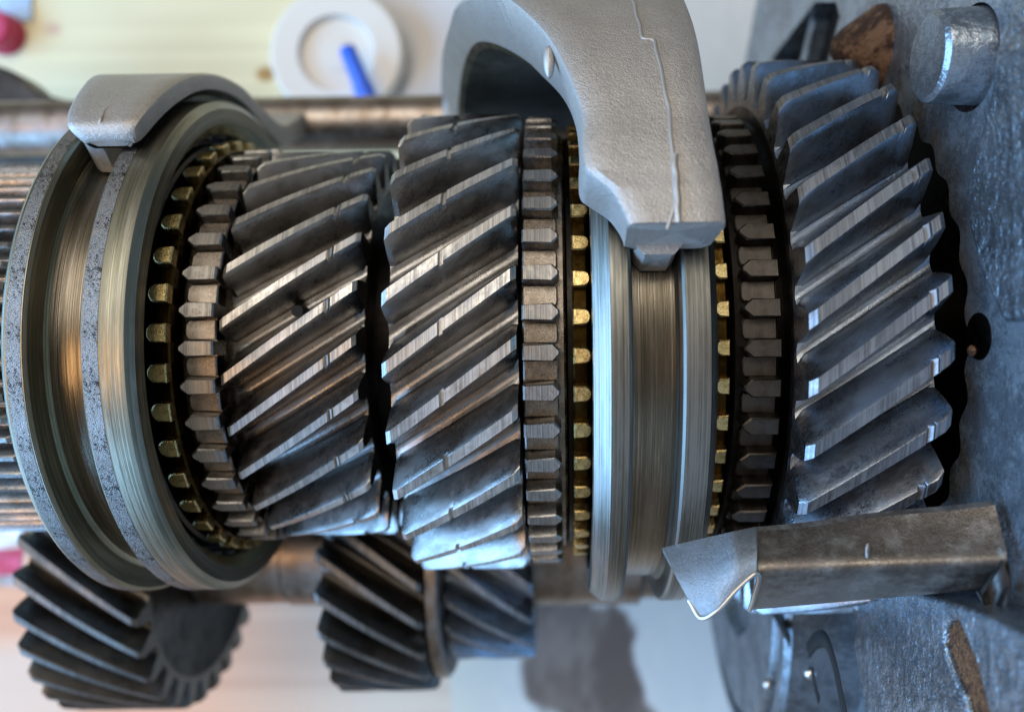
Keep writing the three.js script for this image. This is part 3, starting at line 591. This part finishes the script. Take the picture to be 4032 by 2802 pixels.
  const sl = [[2112, 1400], [2128, 1378], [2148, 1376], [2164, 1412], [2176, 1440], [2192, 1478], [2206, 1530], [2226, 1610], [2170, 1612], [2156, 1560], [2138, 1522], [2126, 1490], [2110, 1440]].map(([x, y]) => onWall(x * 0.4458, y * 0.4458, 55.5));
  const slotHole = new THREE.Path(sl.map(([z, y]) => new THREE.Vector2(z, y)));
  wpart(o, 'lower_block', slab([[lo[0][0], lo[0][1]], [lo[1][0], lo[1][1]], [lo[2][0], lo[2][1]], [130, lo[2][1]], [130, 93], [36, 93], [37.5, 70]], 55.5, X + 0.4, 0.8, [slotHole]), M.casingRough);
  { const c = sl.reduce((t, q) => [t[0] + q[0] / sl.length, t[1] + q[1] / sl.length], [0, 0]), d = [sl[7][0] - sl[1][0], sl[7][1] - sl[1][1]], l = Math.hypot(...d), e = [d[0] / l, d[1] / l];
    const wide = sl.map(([z, y]) => { const a = (z - c[0]) * e[0] + (y - c[1]) * e[1], b = (y - c[1]) * e[0] - (z - c[0]) * e[1]; return [c[0] + e[0] * a * 0.99 - e[1] * b * 1.35, c[1] + e[1] * a * 0.99 + e[0] * b * 1.35]; });
    wpart(o, 'broken_slot', slab(wide, 56.4, X + 0.3, 0), M.rustRough, 'rough brown broken surface inside the slot'); }
}

// ------------------------------------------------------------------ sheet metal oil trough
{
  const o = thing('oil_trough', 'folded sheet metal oil trough with a flared left lip, in front of the largest gear', 'trough', [60, 50, 38]);
  // columns of points in picture units with their distance below the lens
  const col = (x, a, b, c, da, db, dc) => { // a: top edge, b: fold, c: bottom edge
    const pts = [[x + a[0], a[1], da]];
    const L = [[a[0], a[1], da], [b[0] - 1, b[1] - 26, db + 1.2], [b[0], b[1] - 12, db + 0.4], [b[0] + 1, b[1] - 1, db + 0.15], [b[0] + 1, b[1] + 9, db + 0.3], [b[0] + 1, b[1] + 19, db + 0.9], [b[0], b[1] + 30, db + 2], [c[0], c[1] - 8, dc], [c[0], c[1], dc + 2]];
    return L.map(([u, v, d]) => Q(x + u, v, d));
  };
  const rows = [];
  for (let i = 0; i <= 24; i++) {
    const t = i / 24, x = lerp(1698, 2238, t);
    const e = smooth(0.9, 1, t);
    rows.push(col(x, [lerp(0, -6, t), lerp(1191, 1131, t) + 2 * Math.sin(t * 9)], [lerp(2, 20, t), lerp(1276, 1256, t)], [lerp(-12, 0, t) + e * 4, lerp(1366, 1318, t) + e * 6], lerp(122.5, 115.2, t), lerp(117, 110.5, t), lerp(127, 114, t)));
  }
  const thick = (rows_, dy) => { const g = skin(rows_, false, 0.9), back = rows_.map((r) => r.map(([x, y, z]) => [x, y - dy, z - dy * 0.5])), gb = skin(back, false, 0.9);
    const edge = []; const loop = [...rows_[0], ...rows_.slice(1, -1).map((r) => r[r.length - 1]), ...rows_[rows_.length - 1].slice().reverse(), ...rows_.slice(1, -1).map((r) => r[0]).reverse()]; loop.push(loop[0]);
    const ge = skin([loop, loop.map(([x, y, z]) => [x, y - dy, z - dy * 0.5])], false, 0.5); return merge(g, gb, ge); };
  wpart(o, 'trough_sheet', thick(rows, 1.0), M.sheet);
  // flared lip at the left: rows from its top edge to its S-shaped free edge
  const top = [[1487, 1238, 128], [1540, 1226, 126], [1600, 1212, 124], [1650, 1201, 121.5], [1699, 1190.5, 122.5]];
  const bot = [[1545, 1345, 120], [1572, 1384, 118], [1606, 1370, 116.5], [1655, 1318, 116.5], [1697, 1284, 116.5]];
  const fl = []; for (let i = 0; i <= 16; i++) { const t = i / 16 * 4, k = Math.min(3, Math.floor(t)), f = t - k; const ip = (A) => A[k].map((v, q) => lerp(v, A[k + 1][q], f)); const a = ip(top), b = ip(bot), row = []; for (let j = 0; j <= 8; j++) { const s = j / 8; row.push(Q(lerp(a[0], b[0], s), lerp(a[1], b[1], s), lerp(a[2], b[2], s) - 2.2 * Math.sin(Math.PI * s) )); } fl.push(row); }
  wpart(o, 'flared_lip', thick(fl, 1.0), M.lip, 'flared lip, coloured lighter for the blue light on it');
  // rounded edges, given a lighter metal as their highlight
  wpart(o, 'lip_edge', tube([...bot.slice(0).map(([x, y, d]) => Q(x, y, d)), Q(1703, 1290, 117), Q(1694, 1330, 121), Q(1682, 1366, 127)], 0.36, 8, 80), M.edge);
  const ec = new THREE.CatmullRomCurve3([[2250, 1236, 110.6], [2262, 1262, 110.4], [2269, 1310, 110.6], [2262, 1352, 111.2], [2240, 1378, 112], [2215, 1368, 113], [2200, 1338, 113.6]].map((p) => new THREE.Vector3(...p))).getPoints(40);
  wpart(o, 'end_curl', thick(ec.map((p) => [0, 1, 2].map((k) => Q(p.x - 2.2 * k, p.y + (p.y > 1340 ? -3 * k : 0), p.z + 0.9 * k))), 0.9), M.edge);
  const in_ = []; for (const [a, b] of [[[2252, 1260, 110.8], [2205, 1330, 113.6]], [[2266, 1312, 110.9], [2204, 1342, 113.8]], [[2240, 1376, 112.2], [2212, 1364, 113.2]]]) { const row = []; for (let j = 0; j <= 4; j++) row.push(Q(lerp(a[0], b[0], j / 4), lerp(a[1], b[1], j / 4), lerp(a[2], b[2], j / 4) - 1.3 + 0.8 * Math.sin(Math.PI * j / 4))); in_.push(row); }
  wpart(o, 'curl_shade', thick(in_, 0.6), M.dark);  // dark patch put in for the shade within the curl
  const dent = new THREE.SphereGeometry(1, 14, 10); dent.scale(0.45, 0.35, 1.5); dent.translate(...Q(1947, 1238, 115.0)); wpart(o, 'punched_dimple', dent, M.sheet);
}

// ------------------------------------------------------------------ draw
const renderer = new THREE.WebGLRenderer({ antialias: true });
renderer.setSize(W, H);
renderer.toneMapping = THREE.LinearToneMapping;
renderer.toneMappingExposure = 1.45;
renderer.shadowMap.enabled = true;
renderer.render(scene, camera);
